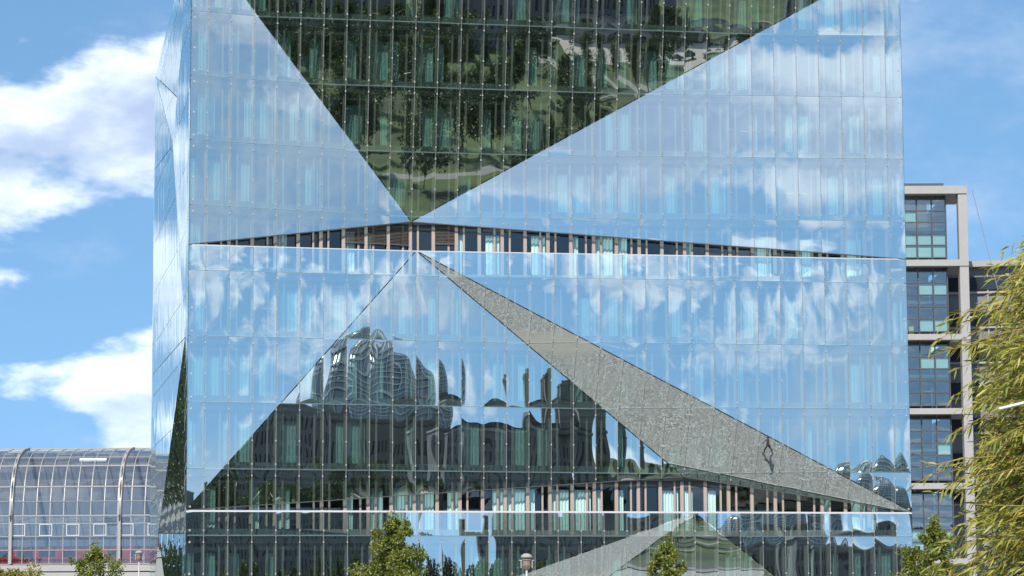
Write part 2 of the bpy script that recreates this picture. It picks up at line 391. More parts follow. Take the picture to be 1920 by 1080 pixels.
FACETS = [('UL',[(0,ZL1),(SP,ZP1),(0,ZT)],pUL), ('UD',[(0,ZT),(SP,ZP1),(WID,ZT)],pUD), ('UR',[(WID,ZT),(SP,ZP1),(WID,ZL1)],pUR),
          ('LL',[(0,ZL2),(SP,ZL1),(0,ZL1)],pLL), ('M',[(0,ZL2),(SQ,ZP3),(SP,ZL1)],pM), ('ST',[(SP,ZL1),(SQ,ZP3),(WID,ZL2)],pST), ('LR',[(SP,ZL1),(WID,ZL2),(WID,ZL1)],pLR),
          ('FL',[(0,0),(SL3,0),(SQ,P4[2]),(0,P4[2])],pF), ('S2',[(SL3,0),(P5[0],P5[2]),(SQ,P4[2])],pS2), ('M2',[(P5[0],P5[2]),(SR3,0),(SQ,P4[2])],pM2), ('FR',[(SR3,0),(WID,0),(WID,P4[2]),(SQ,P4[2])],pF)]
panels = []
for fi, (nm, poly, pf) in enumerate(FACETS):
    for ci, q, za, zb in facet_panels(poly, SC_, ZJ):
        vis = [p for p in q if 3.7 < p[1] < 38.9]
        panels.append((area(q) if vis else 0, fi, ci, q, za, zb, pf))
panels.sort(key=lambda p: -p[0])
mesh_cache = {}; rest = MB(); TH = 0.022
def add_panel(b, q, o, pf, ci, fi, za, zb):
    P = lambda p, d=0: (p[0]-o[0], pf(*p)-o[1]+d, p[1]-o[2])
    uv = [(ci+min(max((p[0]-SC_[ci])/(SC_[ci+1]-SC_[ci]),.001),.999), fi*20+int(za/HS)+min(max((p[1]-za)/max(zb-za, 2.0),.001),.999)) for p in q]
    b.poly([P(p) for p in q], 0, uv)
    for i, p in enumerate(q):
        r = q[(i+1)%len(q)]; b.poly([P(r), P(p), P(p,TH), P(r,TH)], 1)
for k, (ar, fi, ci, q, za, zb, pf) in enumerate(panels):
    if k < 300 and ar > 0:
        o = (q[0][0], pf(*q[0]), q[0][1]); b = MB(); add_panel(b, q, o, pf, ci, fi, za, zb)
        b.build('glass_panel', ['upper_facade_glass' if fi in (0, 1, 2, 5, 8) else 'facade_glass','glass_edge'], cube, o)
    else: add_panel(rest, q, (0,0,0), pf, ci, fi, za, zb)
stuff(rest.build('glass_panel_small', ['facade_glass','glass_edge'], cube))

# vertical mullions behind the joints and the pale clamps on them
def profile(sec, s, z0, z1, off, step=0.25):
    zs = list(np.arange(z0, z1, step))+[z1]; pts = [Vector((s, skin(sec,s,z)+off, z)) for z in zs]
    out = [pts[0]]
    for i in range(1, len(pts)-1):
        if abs((pts[i].y-out[-1].y)*(pts[i+1].z-pts[i].z) - (pts[i+1].y-pts[i].y)*(pts[i].z-out[-1].z)) > 1e-4: out.append(pts[i])
    return out+[pts[-1]]
clampb = MB()
for i in range(1, 32):
    s = SC_[i]
    for sec, z0, z1 in (('U', edgeU(s)+.02, ZT-.05), ('L', edgeL(s)+.02, ZL1-.05), ('B', 0.05, ZL2-.15)):
        b = MB(); b.sweep(profile(sec, s, z0, z1, 0.075), 0.055, 0.085, (0,1,0)); b.build('mullion', 'steel', cube)
        for zj in ZJ+[-3]:
            for dz in (-0.36, 0.30, 1.62):
                z = zj+dz
                if z0+.1 < z < z1-.1:
                    y = skin(sec, s, z)
                    clampb.box(s-.032, s+.032, y-.016, y+.03, z-.05, z+.05)
for s in (0.22, WID-.22):
    for zj in ZJ:
        for dz in (-0.36, 0.30, 1.62):
            z = zj+dz
            sec = 'U' if z > ZL1+.3 else ('L' if ZL2+.3 < z < ZL1-.2 else 'B')
            if 0 < z < ZT and not (ZL1-.2 < z < ZL1+.3): y = skin(sec, s, z); clampb.box(s-.05, s+.05, y-.014, y+.01, z-.05, z+.05)
stuff(clampb.build('panel_clamp', 'clamp_steel', cube))
# trims along the open lower edges and ledge copings
def edge_bar(name, pts, w, h, mat): b = MB(); b.sweep(pts, w, h, (0,0,1)); return b.build(name, mat, cube)
for a, c in ((BLc,P1),(P1,BRc)): edge_bar('edge_trim', [Vector(a)+Vector((0,.05,.0)), Vector(c)+Vector((0,.05,.0))], .10, .05, 'dark_steel')
for a, c in ((BL2,P3),(P3,BR2)): edge_bar('edge_trim', [Vector(a)+Vector((0,.05,.0)), Vector(c)+Vector((0,.05,.0))], .10, .05, 'dark_steel')
edge_bar('ledge_coping', [Vector((0,.06,ZL1-.01)), Vector((SP,D2+.06,ZL1-.01)), Vector((WID,.06,ZL1-.01))], .05, .07, 'rail_metal')
edge_bar('ledge_coping', [Vector((0,.03,ZL2-.05)), Vector((WID,.03,ZL2-.05))], .03, .11, 'rail_metal')
for sx in (0, WID):
    edge_bar('corner_post', [Vector((sx+(.05 if sx == 0 else -.05),.10,0)), Vector((sx+(.05 if sx == 0 else -.05),.10,ZT))], .06, .06, 'dark_steel') if False else None
    b = MB(); x = sx+(.06 if sx == 0 else -.06); b.box(x-.03, x+.03, .05, .11, 0, ZT); b.build('corner_post', 'dark_steel', cube)

# inner facade: posts, panes, sills, slabs, curtains
OFF = 0.5
inner = lambda sec, s, z: skin(sec, s, z)+OFF
SECZ = {'U': (ZJ[6], ZT-.1), 'L': (ZJ[2], ZJ[6]-.46), 'B': (0, ZJ[2]-.46)}
for i in range(1, 32):
    s = SC_[i]
    for sec, (z0, z1) in SECZ.items():
        b = MB(); b.sweep(profile(sec, s, z0, z1, OFF), 0.20, 0.16, (0,1,0)); b.build('window_post', 'bronze', cube)
        if i < 31:
            s2 = s+(0.90 if i % 2 else 0.45)
            b = MB(); b.sweep(profile(sec, s2, z0, z1, OFF+.01), 0.11, 0.12, (0,1,0)); b.build('window_post_slim', 'bronze', cube)
rng = random.Random(11)
def ys(sec, s, z, off): return skin(sec, s, z)+OFF+off
for j in range(1, 11):
    sec = sec_of_storey(j); z0 = ZJ[j]+.02; z1 = min(ZJ[j]+HS-.5, ZT-.3)
    for i in range(0, 32):
        a, c = SC_[i]+.02, SC_[i+1]-.02
        b = MB(); zz = [z0, (z0+z1)/2, z1]
        for za, zb in zip(zz, zz[1:]):
            b.poly([(a,ys(sec,a,za,.10),za),(c,ys(sec,c,za,.10),za),(c,ys(sec,c,zb,.10),zb),(a,ys(sec,a,zb,.10),zb)], 0, [(i+.01,j+.01),(i+.99,j+.01),(i+.99,j+.99),(i+.01,j+.99)])
        b.build('window_pane', 'window_glass', cube)
# slabs follow the folds; sills and ceiling edges sit in front of the panes
def ribbon_box(name, mat, sec, z0, z1, f0, f1, kind=None):
    """a storey-wide band: front depth f0(s,z), back depth f1(s,z)"""
    b = MB(); ss = [0.12]+SC_[1:32]+[WID-.12]
    rings = [[(s,f0(s,z0),z0),(s,f1(s,z0),z0),(s,f1(s,z1),z1),(s,f0(s,z1),z1)] for s in ss]
    b.loft(rings); return b.build(name, mat, cube)
for j in range(1, 12):
    zc = ZJ[j]; up = sec_of_storey(j) if j < 11 else 'U'
    lowsec = {6:'L', 2:'B'}.get(j, up)
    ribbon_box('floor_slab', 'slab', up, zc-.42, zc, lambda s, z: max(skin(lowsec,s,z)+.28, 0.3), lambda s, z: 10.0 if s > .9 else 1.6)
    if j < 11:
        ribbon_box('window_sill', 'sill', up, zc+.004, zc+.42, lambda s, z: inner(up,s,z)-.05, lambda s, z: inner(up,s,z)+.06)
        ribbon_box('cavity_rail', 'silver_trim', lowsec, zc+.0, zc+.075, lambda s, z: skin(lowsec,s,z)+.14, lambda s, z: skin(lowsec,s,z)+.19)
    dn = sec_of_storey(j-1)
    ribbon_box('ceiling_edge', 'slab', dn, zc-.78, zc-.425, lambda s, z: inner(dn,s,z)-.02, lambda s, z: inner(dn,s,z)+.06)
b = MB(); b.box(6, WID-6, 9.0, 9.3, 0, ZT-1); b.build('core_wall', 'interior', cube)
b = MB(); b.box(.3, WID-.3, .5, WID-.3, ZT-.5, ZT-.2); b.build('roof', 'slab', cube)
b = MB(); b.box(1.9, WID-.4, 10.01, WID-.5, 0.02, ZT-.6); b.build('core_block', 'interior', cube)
cur_mesh = []
for w in (0.42, 0.62, 0.85, 1.15):
    b = MB(); n = int(w/0.045); top = 2.78
    for k in range(n):
        xa, xb = k*w/n, (k+1)*w/n; ya, yb = .045*math.sin(k*1.45+w*7), .045*math.sin((k+1)*1.45+w*7)
        b.poly([(xa,ya,.06),(xb,yb,.06),(xb,yb,top),(xa,ya,top)])
    cur_mesh.append((w, b.mesh('curtain', 'curtain', True)))
ncur = 0
for j in range(1, 11):
    sec = sec_of_storey(j); run = 0.5
    for i in range(0, 32):
        if i % 4 == 0: run = rng.choice([0.35, 0.6, 0.85, 1.0])
        if rng.random() > run or ncur >= 290: continue
        w, me = rng.choice(cur_mesh); a, c = SC_[i]+.08, SC_[i+1]-.08
        if w > c-a: w, me = cur_mesh[0]
        s = a if rng.random() < .5 else c-w
        zm = ZJ[j]+.35; ya = max(inner(sec,a,zm), inner(sec,a,zm+2.5)); yc = max(inner(sec,c,zm), inner(sec,c,zm+2.5))
        t = (s-a)/(c-a); put('curtain', me, cube, (s, ya+(yc-ya)*t+.30, ZJ[j]+.02), math.atan2(yc-ya, c-a)); ncur += 1
# outside blinds half lowered behind the upper slit
for i, z0, z1 in ((7,24.75,27.0),(8,24.75,27.0),(9,24.75,27.0),(11,24.85,27.0)):
    b = MB(); a, c = SC_[i]+.12, SC_[i+1]-.12; ya, yc = inner('U',a,25)-.12, inner('U',c,25)-.12; z = z0
    while z < z1:
        b.hexa([(a,ya-.035,z),(c,yc-.035,z),(c,yc+.035,z+.03),(a,ya+.035,z+.03),(a,ya-.035,z+.012),(c,yc-.035,z+.012),(c,yc+.035,z+.042),(a,ya+.035,z+.042)]); z += .085
    b.hexa([(a,ya-.04,z0-.09),(c,yc-.04,z0-.09),(c,yc+.04,z0-.09),(a,ya+.04,z0-.09),(a,ya-.04,z0-.04),(c,yc-.04,z0-.04),(c,yc+.04,z0-.04),(a,ya+.04,z0-.04)])
    stuff(b.build('venetian_blind', 'blind', cube))
# left, right and back faces
LV = {'TF':(0,0,ZT),'A':(0,42.5,ZT),'B':(.5,19.5,36.2),'C':(.3,23.5,33.96),'D':(0,42.5,35.5),'G':(0,42.5,20.5),'H':(.6,12.7,20.1),'K':(1.35,24.4,8.55),'J':(0,30.4,8.77),
      'N0':(0,0,0),'N1':(0,0,19.0),'F0':(0,42.5,0),'E':(.9,24,0)}
side_polys = [('TF','A','B'),('A','D','C'),('A','C','B'),('D','G','C'),('C','G','H'),('TF','B','C'),('TF','C','H'),('TF','H','N0'),('H','K','N0'),('G','J','H'),('G','F0','J'),('H','J','K'),('K','E','N0'),('K','J','E'),('J','F0','E')]
b = MB()
for fi, tri in enumerate(side_polys):
    A, B_, C_ = (Vector(LV[k]) for k in tri); n = (B_-A).cross(C_-A)
    pf = lambda t, z: A.x-(n.y*(t-A.y)+n.z*(z-A.z))/n.x
    for ci, q, za, zb in facet_panels([(A.y,A.z),(B_.y,B_.z),(C_.y,C_.z)], SC_, ZJ):
        b.poly([(pf(*p),p[0],p[1]) for p in q][::-1], 0, [(ci+40*fi+min(max((p[0]-SC_[ci])/(SC_[ci+1]-SC_[ci]),.001),.999), int(za/HS)+min(max((p[1]-za)/max(zb-za,2.),.001),.999)) for p in q][::-1])
stuff(b.build('side_glass_panel', 'facade_glass', cube))
b = MB(); b.box(1.75, 1.83, 10.0, WID-.41, 0, ZT-.6); b.build('side_inner_wall', 'slab', cube)
cl = MB()
for i in range(1, 32):
    for zj in ZJ:
        for dz in (-.36, .3, 1.62):
            z = zj+dz
            if not 0 < z < ZT-.2: continue
            for tri in side_polys:
                A, B_, C_ = (Vector(LV[k]) for k in tri); pp = [(q.y, q.z) for q in (A, B_, C_)]
                sg = [side(pp[k], pp[(k+1)%3], SC_[i], z) for k in range(3)]
                if all(q >= 0 for q in sg) or all(q <= 0 for q in sg):
                    n = (B_-A).cross(C_-A); x = A.x-(n.y*(SC_[i]-A.y)+n.z*(z-A.z))/n.x
                    cl.box(x-.006, x+.05, SC_[i]-.035, SC_[i]+.035, z-.05, z+.05); break
stuff(cl.build('side_panel_clamp', 'steel', cube))
for nm, mk in (('right', lambda t, z: (WID, t, z)), ('back', lambda t, z: (t, WID, z))):
    b = MB()
    for ci in range(32):
        for z0, z1 in zip(ZJ[:-1]+[ZJ[-1]], ZJ[1:]+[ZT]):
            p = [(SC_[ci]+.016,z0+.016),(SC_[ci+1]-.016,z0+.016),(SC_[ci+1]-.016,z1-.016),(SC_[ci]+.016,z1-.016)]
            b.poly([mk(*x) for x in p], 0, [(ci+.001,z0/HS),(ci+.999,z0/HS),(ci+.999,z0/HS+.9),(ci+.001,z0/HS+.9)])
    stuff(b.build('rear_glass_panel', 'facade_glass', cube))
b = MB(); b.box(WID-.35, WID-.3, .6, WID-.3, 0, ZT-.6); b.box(.08, WID-.3, WID-.4, WID-.36, 0, ZT-.6); b.build('rear_inner_wall', 'slab', cube)
# office floor lamps standing by the windows
b = MB(); b.box(-.16,.16,-.16,.16,0,.03); b.box(-.03,.03,-.03,.03,.03,1.78); stem = b.mesh('lamp_stem', 'lamp_white')
b = MB(); b.box(-.62,.62,-.14,.14,1.78,1.85); head = b.mesh('lamp_head', 'lamp_white')
for j, s, where in ((10,10.6,'behind the left facet under the roof'),(9,18.2,'behind the dark overhanging facet'),(8,33.6,'behind the right facet above mid height'),(5,4.7,'below the mid ledge by the left corner'),(4,3.6,'second storey below the mid ledge by the left corner'),(5,36.2,'below the mid ledge near the right corner'),(7,36.4,'behind the right facet just above the ledge')):
    sec = sec_of_storey(j); t = thing('floor_lamp', 'slim white T-shaped office floor lamp '+where, 'lamp', (s, inner(sec,s,ZJ[j]+1)+.9, ZJ[j]+.0), 0, 'office floor lamps inside the glass cube')
    put('lamp_stem', stem, t); put('lamp_head', head, t)

# ------------------------------------------------------------------ railway station hall, left behind the cube
def frame_thing(name, label, cat, px, dist, yaw_off=0.0):
    """an Empty whose X runs to the camera's right and Y away from it"""
    return thing(name, label, cat, ground_at(px, dist), -YAW+yaw_off)
DH = 300.0; K = FPX/DH
hall = frame_thing('station_hall', 'long arched glass railway hall with steel ribs on a raised viaduct', 'station', 0, DH)
hx = lambda px: px/K
hz = lambda py: (1176.8-py)/K+CAM.z
prof = [(1054,0.0),(1028,0.0),(1002,0.0),(978,0.0),(963,.02),(936,.25),(908,.75),(894,1.15),(880,1.7),(867,2.4),(858,3.1),(849,4.1),(841,5.3),(833,7.2),(826,10.5)]
PR = [(d, hz(y)) for y, d in prof]
x_lo, x_hi, pitch = hx(-420), hx(520), 25.5/K
ncol = int((x_hi-x_lo)/pitch)
ribs = [hx(18+204.5*k) for k in range(-2, 3)]
pane_cache = {}; farp = MB()
for c in range(ncol):
    xa = x_lo+c*pitch
    for r in range(len(PR)-1):
        (d0,z0),(d1,z1) = PR[r], PR[r+1]
        uv = [(c+.01,r+.01),(c+.99,r+.01),(c+.99,r+.99),(c+.01,r+.99)]; g = .05
        pts = [(g,0,0),(pitch-g,0,0),(pitch-g,d1-d0,z1-z0),(g,d1-d0,z1-z0)]
        if hx(-20) < xa < hx(300) and r < 20:
            b = MB(); b.poly(pts, 0, uv)
            for i in range(4): b.poly([pts[(i+1)%4], pts[i], tuple(Vector(pts[i])+Vector((0,.03,0))), tuple(Vector(pts[(i+1)%4])+Vector((0,.03,0)))], 1)
            b.build('roof_pane' if r > 6 else 'wall_pane', ['hall_glass','dark_steel'], hall, (xa,d0,z0))
        else: farp.poly([(p[0]+xa,p[1]+d0,p[2]+z0) for p in pts], 0, uv)
stuff(farp.build('far_pane', 'hall_glass', hall))
for r, w in ((0,.10),(1,.07),(2,.07),(3,.07),(4,.13),(5,.06),(6,.15),(9,.15),(11,.06),(14,.22)):
    d, z = PR[r]; b = MB(); b.box(x_lo, x_hi, d-.12, d+.02, z-w/2, z+w/2); b.build('purlin', 'hall_steel', hall)
for c in range(ncol+1):
    xa = x_lo+c*pitch
    if hx(-30) < xa < hx(310):
        b = MB(); b.sweep([(xa,d-.03,z) for d, z in PR], .06, .08, (1,0,0)); b.build('glazing_bar', 'hall_steel', hall)
for xr in ribs:
    b = MB(); b.sweep([(xr,d-.45,z) for d, z in PR], .34, .30, (1,0,0)); rb = b.build('arch_rib', 'hall_steel', hall)
    b = MB()
    for k in range(3, 12, 2): b.sweep([(xr,PR[k][0]-.5,PR[k][1]),(xr,PR[k+1][0]-.95,PR[k+1][1]),(xr,PR[k+2][0]-.5,PR[k+2][1])] if k+2 < len(PR) else [(xr,PR[k][0]-.5,PR[k][1]),(xr,PR[k+1][0]-.6,PR[k+1][1])], .10, .10, (1,0,0))
    b.build('tie_rod', 'dark_steel', rb)
for k in range(-2, 6):
    xa = hx(20+51*k); z0, z1 = hz(1001), hz(979)
    b = MB()
    for q in ((0,.07,z0,z1),(1.37,1.44,z0,z1),(.07,1.37,z0,z0+.07),(.07,1.37,z1-.07,z1)): b.box(xa+q[0], xa+q[1], -.16, -.06, q[2], q[3])
    b.build('vent_frame', 'vent_grey', hall)
for px in (135, 161):
    b = MB(); b.hexa([(hx(px),3.3,hz(858)),(hx(px+25),3.3,hz(858)),(hx(px+25),3.5,hz(858)),(hx(px),3.5,hz(858)),(hx(px),3.6,hz(852)),(hx(px+25),3.6,hz(852)),(hx(px+25),3.9,hz(852)),(hx(px),3.9,hz(852))]); b.build('roof_flap', 'white_panel', hall)
b = MB(); b.box(x_lo, x_hi, -.5, 22, hz(1056)-.7, hz(1056)); b.build('viaduct_parapet', 'concrete', hall)
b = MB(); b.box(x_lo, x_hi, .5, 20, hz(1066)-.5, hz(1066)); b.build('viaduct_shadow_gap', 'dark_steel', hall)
b = MB(); b.box(x_lo, x_hi, -.8, 22, 0, hz(1070)); b.build('viaduct_wall', 'concrete', hall)
b = MB(); b.box(x_lo, x_hi, 10.6, 10.9, hz(1056), hz(828)); b.build('platform_back_wall', 'hall_back', hall)
train = frame_thing('train', 'red double-deck train standing inside the glass railway hall', 'train', 0, DH+5)
b = MB(); zb = hz(1056); b.box(x_lo+4, x_hi-6, 0, 2.8, zb+.35, zb+2.0); b.build('train_body', 'red_paint', train)
b = MB(); b.box(x_lo+4, x_hi-6, .15, 2.6, zb+2.0, zb+2.25); b.build('train_roof', 'interior', train)
for k in range(18):
    b = MB(); xw = x_lo+6+k*2.6; b.box(xw, xw+1.7, -.03, .02, zb+1.05, zb+1.75); b.build('train_window', 'dark_window', train)
b = MB(); b.box(x_lo+4, x_hi-6, .3, 2.5, zb, zb+.35); b.build('train_underframe', 'dark_steel', train)

# ------------------------------------------------------------------ office bow building, right behind the cube
DO = 262.0; KO = FPX/DO
office = frame_thing('office_building', 'office block with pale concrete beams and dark gridded windows', 'building', 1700, DO)
ox = lambda px: (px-1700)/KO
oz = lambda py: (1176.8-py)/KO+CAM.z
bands = [(345,360),(487,499),(629,640),(770,781),(911,922),(1052,1063)]
for y0, y1 in bands:
    b = MB(); b.box(ox(1560), ox(1831), -1.1, 6, oz(y1), oz(y0)); b.build('concrete_beam', 'concrete', office)
b = MB(); b.box(ox(1814), ox(1831), -1.0, .1, 0, oz(361)); b.build('concrete_column', 'concrete', office)
b = MB(); b.box(ox(1580), ox(1789), -.4, 3, oz(344), oz(338)); b.build('roof_edge', 'dark_steel', office)
colsx = [1709-28.6*k for k in range(5, -1, -1)]+[1737.5, 1766, 1793]
rg = random.Random(5); rows5 = [.03,.215,.40,.585,.77,.97]
for bi in range(5):
    ya, yb = bands[bi][1]+4, bands[bi+1][0]-3
    for c in range(len(colsx)-1):
        for r in range(5):
            z1, z0 = oz(ya+(yb-ya)*rows5[r]), oz(ya+(yb-ya)*rows5[r+1]); xa, xb = ox(colsx[c]), ox(colsx[c+1]); g = .055
            b = MB(); p = [(xa+g,.12,z0+g),(xb-g,.12,z0+g),(xb-g,.12,z1-g),(xa+g,.12,z1-g)]
            b.poly(p, 0, [(c+.01+bi*10,r+.01),(c+.99+bi*10,r+.01),(c+.99+bi*10,r+.99),(c+.01+bi*10,r+.99)])
            b.build('window_pane', 'office_glass', office)
            if (bi == 0 and r >= 3) or (bi == 1 and r == 1 and c == 6) or (bi == 4 and r >= 3 and c > 4) or rg.random() < .13:
                b = MB(); b.box(xa+.1, xb-.1, .2, .24, z0+.05, z1-.05); b.build('roller_blind', 'mint', office)
    for c in colsx:
        b = MB(); b.box(ox(c)-.055, ox(c)+.055, -.02, .14, oz(bands[bi+1][0]), oz(bands[bi][1])); b.build('window_bar', 'dark_steel', office)
    for r in rows5:
        zz = oz(ya+(yb-ya)*r); b = MB(); b.box(ox(colsx[0]), ox(1793), 0, .13, zz-.055, zz+.055); b.build('window_transom', 'dark_steel', office)
    b = MB(); zz = oz((bands[bi][1]+bands[bi+1][0])/2); b.box(ox(1560), ox(1791), .5, 12, zz-.2, zz+.1); b.build('inner_floor', 'interior', office)
    b = MB(); b.box(ox(1792), ox(1794), .15, 12, oz(bands[bi+1][0]), oz(bands[bi][1])); b.build('end_wall', 'office_glass' if False else 'grey_louvre', office)
b = MB(); b.box(ox(1560), ox(1790), 11, 11.3, 0, oz(345)); b.build('inner_wall', 'interior', office)
for px, py, mt_ in ((1700,600,'white_panel'),(1704,614,'yellow_film'),(1718,612,'yellow_film')):
    b = MB(); b.box(ox(px), ox(px+9), .18, .22, oz(py+14), oz(py)); b.build('window_poster', mt_, office)
# the lower wing that runs away behind it
wing = frame_thing('office_wing', 'grey louvred office wing running away behind the concrete column', 'building', 1834, DO+8, R(-14))
wz = lambda py: (1176.8-py)/(FPX/(DO+8))+CAM.z
b = MB(); b.box(-3, 40, .3, 12, 0, wz(500)); b.build('wall', 'grey_louvre', wing)
b = MB(); b.box(-3.2, 40.2, -.6, 12.2, wz(500), wz(489)); b.build('roof', 'concrete', wing)
for k in range(20):
    b = MB(); b.box(-2.4+k*2.1, -2.28+k*2.1, 0.1, .3, 0, wz(502)); b.build('wall_post', 'concrete', wing)
for k in range(7):
    b = MB(); zz = wz(500)-2.6-k*3.6; b.box(-3, 40, -.02, .29, zz-.09, zz+.09); b.build('floor_band', 'concrete', wing)
    b = MB(); b.box(-3, 40, .05, .28, zz+.3, zz+1.6); b.build('ribbon_window', 'dark_window', wing)
b = MB(); pa, pb = at(1823, 357, DO-1.2), at(1876, 562, DO+1); b.tube([pa, pb], .035, 6); tag(b.build('stay_cable', 'concrete'), 'thin pale stay rod slanting down from the concrete column', 'cable')

# ------------------------------------------------------------------ trees
def leaf_cloud(name, centers, radii, n, ln, wd, mat, rs, parent, droop=0.3):
    """n folded leaves scattered in clumps round the twig tips"""
    C_ = np.array(centers); idx = rs.integers(0, len(C_), n); r = np.array(radii)[idx][:,None]
    g = rs.normal(size=(n,3)); g /= np.linalg.norm(g,axis=1)[:,None]; pos = C_[idx]+g*r*(rs.random((n,1))**.45)
    d = rs.normal(size=(n,3))+g*.8; d[:,2] -= droop; d /= np.linalg.norm(d,axis=1)[:,None]
    w = np.cross(d, rs.normal(size=(n,3))); w /= np.linalg.norm(w,axis=1)[:,None]
    L = ln*(.6+.7*rs.random((n,1))); W = wd*(.6+.7*rs.random((n,1))); nn = np.cross(d,w)*W*.3
    v = np.stack([pos, pos+d*L*.5+w*W*.5+nn, pos+d*L, pos+d*L*.5-w*W*.5+nn], 1).reshape(-1,3)
    f = np.arange(n*4).reshape(-1,4); tri = np.concatenate([f[:,[0,1,2]], f[:,[0,2,3]]])
    me = bpy.data.meshes.new(name); me.from_pydata(v.tolist(), [], tri.tolist()); me.materials.append(MATS[mat]); me.update()
    return put(name, me, parent)
def make_tree(name, label, loc, h, cr, seed, mat='leaf_tree', n=9000, ln=.15, wd=.09, shape='cone', group=None, clear=.28, cat='tree', fill=1.0):
    rs = np.random.default_rng(seed); t = thing(name, label, cat, loc, 0, group); b = MB()
    lean = rs.normal(0,.012,2)*h; tr = [(lean[0]*k*k,lean[1]*k*k,h*.96*k) for k in np.linspace(0,1,8)]
    b.tube(tr, [max(.012,.02*h*(1-.93*k)*.75) for k in np.linspace(0,1,8)], 8)
    tips, rad = [], []
    nl = 30
    for i in range(nl):
        k = clear+(1-clear)*(i+.5)/nl; kk = (k-clear)/(1-clear)
        if shape == 'cone': rr = cr*(.30+.70*min(1,kk/.22))*(1-kk**1.9)**.75 if kk > 0 else 0
        else: rr = cr*math.sqrt(max(.03,1-(2*kk-.85)**2/1.4))
        rr = float(rr*rs.uniform(.62,1.12)); a = i*2.4+rs.normal(0,.4); base = Vector((float(lean[0])*k*k,float(lean[1])*k*k,h*.96*k*.96))
        dirv = Vector((math.cos(a),math.sin(a),rs.uniform(.25,.75))); tip = base+dirv*rr
        mid = base+dirv*rr*.5+Vector((0,0,.06*rr)); b.tube([base,mid,tip],[.012*h*(1-k)*.7+.012,.012,.004],5)
        for q in range(7):
            f = rs.uniform(.3,1.0); p = base.lerp(tip,f)+Vector(rs.normal(0,.16,3)*rr); tips.append(p); rad.append(max(.16,rr*.24)*rs.uniform(.6,1.15)*fill)
    tips.append(Vector(tr[-1])); rad.append(.22*fill)
    b.build('trunk', 'bark', t)
    stuff(leaf_cloud('crown', tips, rad, n, ln, wd, mat, rs, t)); return t
def tree_px(px, ytop, dist, cr, label, seed, **kw):
    g = ground_at(px, dist); h = (1176.8-ytop)/(FPX/dist)+CAM.z; return make_tree(kw.pop('name','young_tree'), label, g, h, cr, seed, **kw)
tree_px(735, 955, 114, 2.15, 'leafy young tree with full pyramid crown standing before the middle of the glass cube', 1, n=17000, clear=.22)
tree_px(1254, 1003, 114, 1.55, 'slim young tree with narrow pointed crown between lamp and willow', 2, n=9000, clear=.2)
tree_px(1745, 966, 112, 1.95, 'bushy young tree in front of the cube corner and office block', 3, n=11500, clear=.2)
tree_px(178, 1008, 112, 1.9, 'sparse young tree in front of the railway hall', 4, n=6500, clear=.2, fill=.9)
tree_px(18, 1062, 110, 1.5, 'yellowish round tree top below the railway hall', 5, n=6500, shape='round', mat='leaf_yellow', clear=.3)

